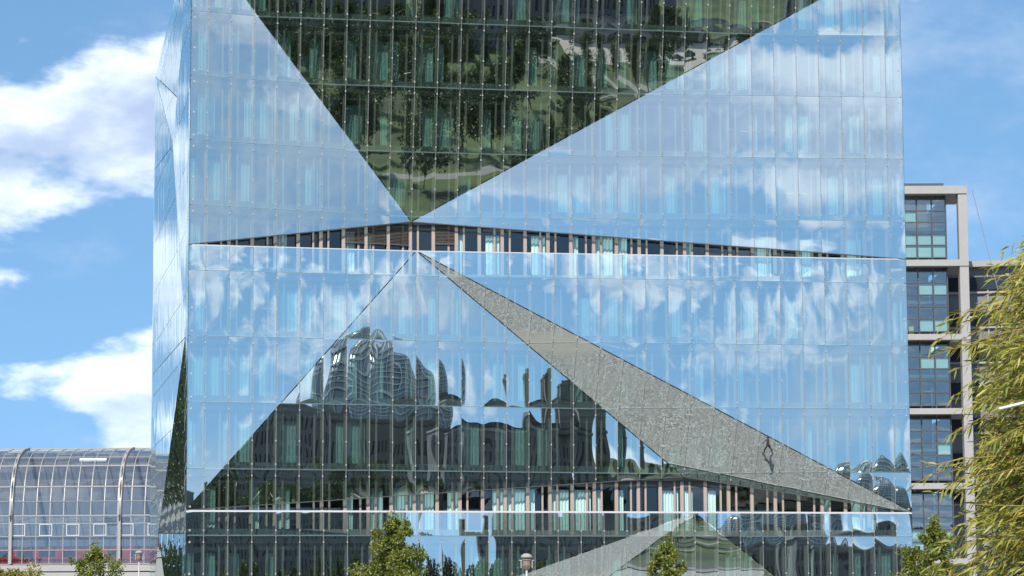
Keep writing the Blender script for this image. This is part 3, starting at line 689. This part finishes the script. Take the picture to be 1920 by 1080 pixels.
# the willow beside the camera: arching shoots with long narrow leaves
def willow():
    D = 24.5; k = FPX/D; base = ground_at(2330, D); t = thing('willow_tree', 'golden green willow with long narrow leaves drooping into the view', 'tree', base)
    rs = np.random.default_rng(8); b = MB(); tw = MB()
    crown_c = at(2330, 820, D)-base
    b.tube([(0,0,0),(.05,.03,1.0),(-.03,.05,2.0),(.0,.0,crown_c.z)], [.24,.19,.15,.09], 10)
    pos, dirs, sizes = [], [], []
    def shoot(st, en, sag, nleaf, r0_):
        st, en = Vector(st), Vector(en); n = 9; pts = []
        for i in range(n+1):
            u = i/n; p = st.lerp(en,u); p.z += sag*4*u*(1-u)*.5 - sag*.35*u*u; pts.append(p)
        tw.tube(pts, [r0_*(1-.8*i/n)+.0012 for i in range(n+1)], 4)
        for q in range(nleaf):
            u = .12+.88*(q+rs.random())/nleaf; i = min(int(u*n), n-1); p = pts[i].lerp(pts[i+1], u*n-i); tg = (pts[i+1]-pts[i]).normalized()
            sd = Vector(rs.normal(size=3)); sd = (sd-tg*sd.dot(tg)).normalized()
            d = (tg*rs.uniform(.55,1.0)+sd*rs.uniform(.35,.8)+Vector((0,0,-.35*rs.random()))).normalized()
            pos.append(p); dirs.append(d); sizes.append(rs.uniform(.075,.14))
    def px(x, y, dd=0): return at(x, y, D+dd)-base
    # limbs spread from the trunk; shoots leave them outwards
    outline = [(1885,455),(1850,490),(1862,520),(1822,545),(1842,570),(1768,600),(1752,630),(1748,655),(1800,690),(1790,720),(1790,755),(1830,790),(1775,812),(1800,850),(1750,872),(1722,905),(1790,930),(1812,965),(1795,985),(1760,1020),(1738,1060),(1770,1085),(1800,1120),(1780,1150)]
    for (x, y) in outline:
        for rep in range(4):
            dd = rs.uniform(-1.0,.9); L = rs.uniform(230,330); st = px(x+L+rs.normal(0,15), y-rs.uniform(10,80)+rs.normal(0,20), dd+rs.normal(0,.2))
            shoot(st, px(x+rs.normal(0,10)+rep*28, y+rs.normal(0,9), dd), .12, int(34+rs.integers(0,10)), .006)
    for q in range(780):
        y = rs.uniform(445,1300); xe = np.interp(y, [440,600,700,850,1000,1300], [1905,1838,1828,1822,1808,1800])+abs(rs.normal(0,1))*105+10
        dd = rs.uniform(-1.3,1.3); L = rs.uniform(120,260)
        shoot(px(xe+L, y-rs.uniform(-70,110), dd+rs.normal(0,.2)), px(xe, y, dd), rs.uniform(-.05,.20), int(26+rs.integers(0,10)), .005)
    for q in range(420):      # the rest of the crown, round the trunk
        a = rs.uniform(0,2*math.pi); e = rs.uniform(-.5,1.0); R_ = rs.uniform(1.0,2.1)
        o = Vector((math.cos(a)*math.cos(e)*R_, math.sin(a)*math.cos(e)*R_, math.sin(e)*R_))+crown_c
        if (px(1915,600)-o).dot(RT) > 0: continue
        shoot(o, o+Vector((math.cos(a)*.5, math.sin(a)*.5, rs.uniform(-.6,.1))), .1, 20, .005)
    for q in range(16):
        y = 480+q*48; e = px(2010+rs.normal(0,25), y, rs.uniform(-.8,.8)); b.tube([(0,0,min(crown_c.z,max(1.2,e.z-.7))), Vector((0,0,e.z-.25)).lerp(e,.5), e], [.05,.03,.009], 6)
    b.build('trunk', 'bark', t); stuff(tw.build('twig', 'willow_twig', t))
    pos, dirs = np.array([tuple(p) for p in pos]), np.array([tuple(p) for p in dirs]); L = np.array(sizes)[:,None]; n = len(pos)
    w = np.cross(dirs, rs.normal(size=(n,3))); w /= np.linalg.norm(w,axis=1)[:,None]; nn = np.cross(dirs,w); W = L*.075
    bend = np.array([0,0,-1.])[None]*L*.16
    v = np.stack([pos, pos+dirs*L*.35+w*W+nn*W*.4, pos+dirs*L*.35-w*W+nn*W*.4, pos+dirs*L*.7+w*W*.8+bend*.5+nn*W*.3, pos+dirs*L*.7-w*W*.8+bend*.5+nn*W*.3, pos+dirs*L+bend], 1)
    faces = [(0,1,2),(1,3,4,2),(3,5,4)]
    # the leaves at the outer left edge are leaves of their own
    scr = np.array([((Vector(p)+base-CAM).dot(RT)/(Vector(p)+base-CAM).dot(fwd)*FPX+960) for p in pos])
    first = set(np.argsort(scr)[:220].tolist()); V, F = [], []
    for i in range(n):
        if i in first:
            me = bpy.data.meshes.new('leaf'); me.from_pydata((v[i]-pos[i]).tolist(), [], faces); me.materials.append(MATS['leaf_willow']); put('leaf', me, t, tuple(pos[i]))
        else:
            o = len(V); V += v[i].tolist(); F += [tuple(o+k for k in f) for f in faces]
    me = bpy.data.meshes.new('foliage'); me.from_pydata(V, [], F); me.materials.append(MATS['leaf_willow']); me.update(); stuff(put('foliage', me, t))
willow()

# ------------------------------------------------------------------ lamps
def plaza_lamp(px, ytop, dist, label):
    g = ground_at(px, dist); z = (1176.8-ytop)/(FPX/dist)+CAM.z; t = thing('street_lamp', label, 'street lamp', g, 0, 'lamps on the plaza')
    b = MB(); b.lathe([(.11,0),(.11,.5),(.06,.55),(.05,z-.85)], 12); b.build('pole', 'galvanised', t, smooth=True)
    b = MB(); b.lathe([(.05,0),(.13,.04),(.20,.16),(.22,.22),(.19,.25),(.19,.42),(.23,.45),(.23,.50),(.10,.52)], 16); b.build('lantern_body', 'lamp_bronze', t, (0,0,z-.85), smooth=False)
    b = MB(); b.lathe([(.21,0),(.27,.03),(.27,.09),(.16,.19),(.03,.22)], 16); b.build('lantern_cap', 'steel', t, (0,0,z-.30))
    b = MB(); b.box(-.36,.36,-.02,.02,.0,.03); b.box(.25,.28,-.02,.02,-.35,.0); b.box(-.28,-.25,-.02,.02,-.35,.0); b.build('bracket', 'galvanised', t, (0,0,z-.42))
    return t
plaza_lamp(988, 1035, 126, 'grey post lamp with bronze lantern standing before the glass cube')
plaza_lamp(259, 1027, 190, 'grey post lamp with bronze lantern beside the railway hall')
ra, rb_ = at(1872, 767.5, 23), at(2190, 690, 23); g = Vector((rb_.x, rb_.y, 0))
lp = thing('lamp_arm_post', 'pale metal rod reaching out in front of the willow', 'lamp post', g)
b = MB(); b.tube([ra-g, ra-g+(rb_-ra)*.01, rb_-g], [.010,.0165,.024], 10); b.build('arm', 'galvanised', lp, smooth=True)
b = MB(); b.lathe([(.07,0),(.055,1),(.04,rb_.z+.1)], 12); b.build('post', 'galvanised', lp, smooth=True)

# ------------------------------------------------------------------ what the mirror facets see: park, parliament, offices, walkers
RX, RY = 203.0, -592.0; RA = math.atan2(RX-15, -RY)
par = thing('parliament_building', 'dark stone parliament with glass dome and corner towers mirrored in the facade', 'building', (RX,RY,0), RA)
b = MB(); b.box(-66,66,-40,40,0,23); b.box(-67.5,67.5,-41.5,41.5,21,22.2); b.box(-24,24,40.2,46,0,24); b.build('wall', 'stone', par)
b = MB(); b.box(-60,60,-35,35,23.01,25); b.build('roof', 'slab', par)
wb = MB()
for k in range(26):
    x = -62+k*4.96
    if abs(x) > 25: wb.box(x-1,x+1,39.9,40.12,4,9); wb.box(x-1,x+1,39.9,40.12,12,18)
    else: wb.box(x-1,x+1,45.9,46.12,4,9); wb.box(x-1,x+1,45.9,46.12,12,18)
stuff(wb.build('window', 'dark_window', par))
for sx in (-1,1):
    for sy in (-1,1):
        b = MB(); b.box(sx*58-8,sx*58+8,sy*33-8,sy*33+8,23.02,38); b.box(sx*58-8.8,sx*58+8.8,sy*33-8.8,sy*33+8.8,36.4,37.3); b.box(sx*58-6,sx*58+6,sy*33-6,sy*33+6,38,40); tw_ = b.build('tower', 'stone', par)
        b = MB(); b.lathe([(.2,40),(.12,51)], 8, c=(sx*58,sy*33,0)); b.build('flag_pole', 'galvanised', tw_)
        b = MB()
        for k in range(3):
            for q in range(6):
                x0, x1 = sx*58+.2+q*.9, sx*58+.2+(q+1)*.9; w0, w1 = sy*33+.5*math.sin(q*1.1), sy*33+.5*math.sin((q+1)*1.1)
                z0, z1 = 50.6-(k+1)*1.15-q*.25, 50.6-k*1.15-q*.25
                b.poly([(x0,w0,z0),(x1,w1,z0-.25),(x1,w1,z1-.25),(x0,w0,z1)], k)
        b.build('flag', ['flag_black','flag_red','flag_gold'], tw_)
b = MB(); b.lathe([(20,24.5),(20,27)], 32); b.build('dome_ring', 'stone', par)
dprof = [(19.2*math.sqrt(max(0,1-(k/10)**2.2)), 27+20.5*k/10) for k in range(10)]+[(3.2,47.2)]
b = MB(); b.lathe([(r*.97,z) for r, z in dprof], 32); dm = b.build('dome', 'dome_glass', par)
b = MB()
for k in range(24):
    a = 2*math.pi*k/24; b.tube([(r*math.cos(a),r*math.sin(a),z) for r, z in dprof], .28, 4)
for r, z in dprof[1:]:
    b.tube([(r*math.cos(2*math.pi*k/32),r*math.sin(2*math.pi*k/32),z) for k in range(33)], .30, 4)
stuff(b.build('dome_rib', 'silver_trim', dm))
def office_block(x, y, w, d, h, label, rz=0, slots=True):
    t = thing('government_office', label, 'building', (x,y,0), rz); b = MB(); b.box(-w/2,w/2,-d/2,d/2,0,h); b.build('wall', 'office_wall', t)
    b = MB(); b.box(-w/2-.4,w/2+.4,-d/2-.4,d/2+.4,h,h+.6); b.build('roof', 'concrete', t)
    wv = MB(); n = int(w/2.6); nf = int(h/3.6)
    for f in range(nf):
        for k in range(n):
            xx = -w/2+1.3+k*2.6+(.5 if (f+k) % 3 == 0 else 0); wv.box(xx-.45, xx+.45, d/2-.02, d/2+.06, f*3.6+.7, f*3.6+3.1)
    stuff(wv.build('window', 'dark_window', t)); return t
office_block(27, -318, 58, 18, 24, 'long grey office block with slot windows left of the mirrored lawn', R(3))
office_block(68, -318, 17, 16, 9, 'low grey pavilion with slot windows between two office blocks', R(8))
office_block(95, -352, 36, 18, 24, 'grey office block standing behind the mirrored promenade cars', R(8))
office_block(150, -356, 22, 18, 19, 'narrow grey office block behind the arched embankment wall', R(10))
wall = thing('embankment_wall', 'pale stone embankment wall with arched openings beyond the lawn', 'wall', (150,-331,0), R(3))
b = MB()
for k in range(22):
    x0 = -66+k*6; b.box(x0, x0+1.6, -.6, .6, 0, 3.2); b.box(x0+1.6, x0+6, -.6, .6, 2.2, 3.2)
    b.hexa([(x0+1.6,-.6,1.6),(x0+2.4,-.6,2.2),(x0+2.4,.6,2.2),(x0+1.6,.6,1.6),(x0+1.6,-.6,2.2),(x0+2.4,-.6,2.21),(x0+2.4,.6,2.21),(x0+1.6,.6,2.2)])
b.build('arcade', 'pale_paving', wall)
b = MB(); b.box(-66.5,66.5,-.8,.8,3.201,3.5); b.build('coping', 'path', wall)
def make_car(loc, rz, label, paint):
    t = thing('parked_car', label, 'car', loc, rz, 'cars parked along the promenade')
    b = MB(); pr = [(-2.1,.35),(-2.15,.7),(-1.9,.92),(-1.2,1.0),(-.6,1.42),(.75,1.45),(1.45,1.0),(2.05,.9),(2.15,.6),(2.1,.35)]
    b.loft([[(x,y_,z) for x, z in pr] for y_ in (-.85,.85)]); b.build('body', paint, t)
    b = MB(); b.hexa([(-1.05,-.87,1.02),(1.25,-.87,1.02),(1.25,.87,1.02),(-1.05,.87,1.02),(-.55,-.87,1.37),(.7,-.87,1.37),(.7,.87,1.37),(-.55,.87,1.37)]); b.build('side_window', 'dark_window', t)
    for wx in (-1.3,1.35):
        for wy in (-.84,.84):
            b = MB(); n = 12; b.loft([[(wx+.32*math.cos(2*math.pi*k/n), wy+dy, .32+.32*math.sin(2*math.pi*k/n)) for k in range(n)] for dy in (-.1,.1)]); b.build('wheel', 'dark_steel', t)
for k, (pt, nm) in enumerate((('white_panel','white'),('dark_steel','black'),('silver_trim','silver'),('red_paint','red'),('office_wall','grey'))):
    make_car((96+k*7.5, -301-.9*k, .02), R(8+k*3), nm+' hatchback parked on the pale promenade by the wall', pt)
proto = make_tree('park_tree', 'round park tree on the lawn mirrored in the facade', (48,-196,0), 9, 3.2, 31, mat='leaf_far', n=3500, ln=.42, wd=.28, shape='round', group='trees in the mirrored park', clear=.25)
rr = random.Random(3)
copies = [((x,y), rr.uniform(.75,1.25), None) for x, y in [(33,-186),(56,-214),(62,-178),(36,-214),(47,-236),(90,-272),(84,-288),(98,-290),(112,-284),(126,-292),(46,-262),(38,-250),(30,-268),(52,-285),(24,-232),(28,-205),(41,-226),(33,-242),(20,-215),(40,-278),(60,-296),(24,-252),(29,-288),(52,-250),(70,-232),(78,-256),(50,-186),(66,-205),(44,-200),(30,-172),(72,-275),(58,-262),(64,-240),(38,-160),(52,-163),(84,-244)]]
copies += [((92+k*10.5+rr.uniform(-3,3), -490-k*1.5+rr.uniform(-20,20)), rr.uniform(.75,1.1), 'round tree in the row before the mirrored parliament') for k in range(26)]
copies += [((-260+k*14+rr.uniform(-4,4), -700+rr.uniform(-40,40)), rr.uniform(1.3,2.1), 'large dark tree of the wood beyond the mirrored offices') for k in range(34)]
copies += [((-34-k*6+rr.uniform(-5,5), 88+k*10+rr.uniform(-5,5)), rr.uniform(1.0,1.6), 'dark tree mirrored in the side face of the glass cube') for k in range(6)]
GR = {None: 'trees in the mirrored park', 'round': 'trees before the parliament', 'large': 'trees of the far wood', 'dark': 'trees beside the cube'}
for (x, y), sc_, lab in copies:
    c = copy_thing(proto, (x,y,0), rr.random()*6, lab, [sc_]*3); c['group'] = GR[lab.split()[0] if lab else None]

def person(name, label, loc, rz, top, legs, stride):
    t = thing(name, label, 'person', loc, rz); s = stride
    V = [(0,0,.95),(0,0,1.12),(0,.01,1.36),(0,.0,1.47),(0,.01,1.55)]; E = [(0,1),(1,2),(2,3),(3,4)]; Rr = [.15,.14,.16,.065,.06]
    def chain(root, pts, rads):
        p = root
        for q, r in zip(pts, rads): V.append(q); Rr.append(r); E.append((p, len(V)-1)); p = len(V)-1
        return p
    for sg in (-1,1):
        st = s*sg
        chain(0, [(.095*sg,0,.88),(.10*sg,st*.42+.06,.50),(.10*sg,st*.95-.04,.09),(.11*sg,st*.95+.12,.045)], [.095,.062,.045,.04])
        h = chain(2, [(.19*sg,0,1.40),(.25*sg,-st*.3,1.13),(.24*sg,-st*.75+.05,.90),(.235*sg,-st*.85+.08,.83)], [.07,.05,.034,.036])
        hp = Vector(V[h])
        for q, (ox_, ln_) in enumerate(((-.03,.07),(-.01,.085),(.01,.08),(.03,.062))):
            chain(h, [tuple(hp+Vector((0,ox_,-.045))), tuple(hp+Vector((-.008*sg,ox_,-.045-ln_*.55))), tuple(hp+Vector((-.02*sg,ox_+.004,-.045-ln_)))], [.010,.009,.008])
        chain(h, [tuple(hp+Vector((-.01*sg,.04,-.01))), tuple(hp+Vector((-.02*sg,.06,-.05)))], [.011,.009])
    me = bpy.data.meshes.new('body'); me.from_pydata(V, E, []); o = put('body', me, t)
    me.materials.append(MATS[top]); me.materials.append(MATS[legs]); me.materials.append(MATS['skin'])
    md = o.modifiers.new('skin', 'SKIN'); sv = me.skin_vertices[0].data if me.skin_vertices else None
    if sv is None:
        bm = bmesh.new(); bm.from_mesh(me); bm.verts.layers.skin.verify(); bm.to_mesh(me); bm.free(); sv = me.skin_vertices[0].data
    for i, r in enumerate(Rr): sv[i].radius = (r, r); sv[i].use_root = (i == 0)
    o.modifiers.new('smooth', 'SUBSURF').levels = 1; o.modifiers['smooth'].render_levels = 1
    bpy.context.view_layer.update(); ev = o.evaluated_get(bpy.context.evaluated_depsgraph_get()); nm_ = bpy.data.meshes.new_from_object(ev)
    o.modifiers.clear(); o.data = nm_
    nm_.materials.clear()
    for k in (top, legs, 'skin'): nm_.materials.append(MATS[k])
    for p in nm_.polygons:
        c = p.center; p.use_smooth = True
        p.material_index = 2 if (c.z > 1.46 or (abs(c.x) > .19 and c.z < .93)) else (1 if c.z < .86 else 0)
    bm = bmesh.new(); bmesh.ops.create_uvsphere(bm, u_segments=18, v_segments=14, radius=1)
    for v in bm.verts:
        x, y, z = v.co; face = max(0, y); v.co = (x*.078*(1-.12*max(0,-z)), y*.098-.01, z*.118)
        if face > .9 and -.25 < z < .1: v.co.y += .018*(1-abs(x)*6 if abs(x) < .16 else 0)
    hm = bpy.data.meshes.new('head'); bm.to_mesh(hm); bm.free(); hm.materials.append(MATS['skin']); hd = put('head', hm, t, (0,.02,1.665))
    b = MB(); b.box(-.04,-.018,.078,.09,.0,.014); b.box(.018,.04,.078,.09,.0,.014); b.build('eye', 'dark_window', hd)
    b = MB(); b.box(-.026,.026,.074,.083,-.064,-.054); b.build('mouth', 'red_paint', hd)
    b = MB(); b.box(-.088,-.074,-.02,.02,-.03,.03); b.box(.074,.088,-.02,.02,-.03,.03); b.build('ear', 'skin', hd)
    b = MB(); b.lathe([(.08,-.02),(.088,.03),(.075,.085),(.04,.12),(.005,.13)], 14, c=(0,-.022,0)); b.build('hair', 'hair', hd, smooth=True)
    return t
person('person', 'walker in brown jacket and dark trousers mirrored on the pavement', (30.9,-10.0,.004), R(75), 'jacket', 'trousers', .34)
b = MB(); b.lathe([(.30,0),(.30,.012),(.27,.014)], 24, c=(0,0,0)); tag(b.build('manhole_cover', 'dark_steel', None, (25.1,-8.8,.004)), 'round dark manhole cover in the speckled plaza paving', 'manhole cover')
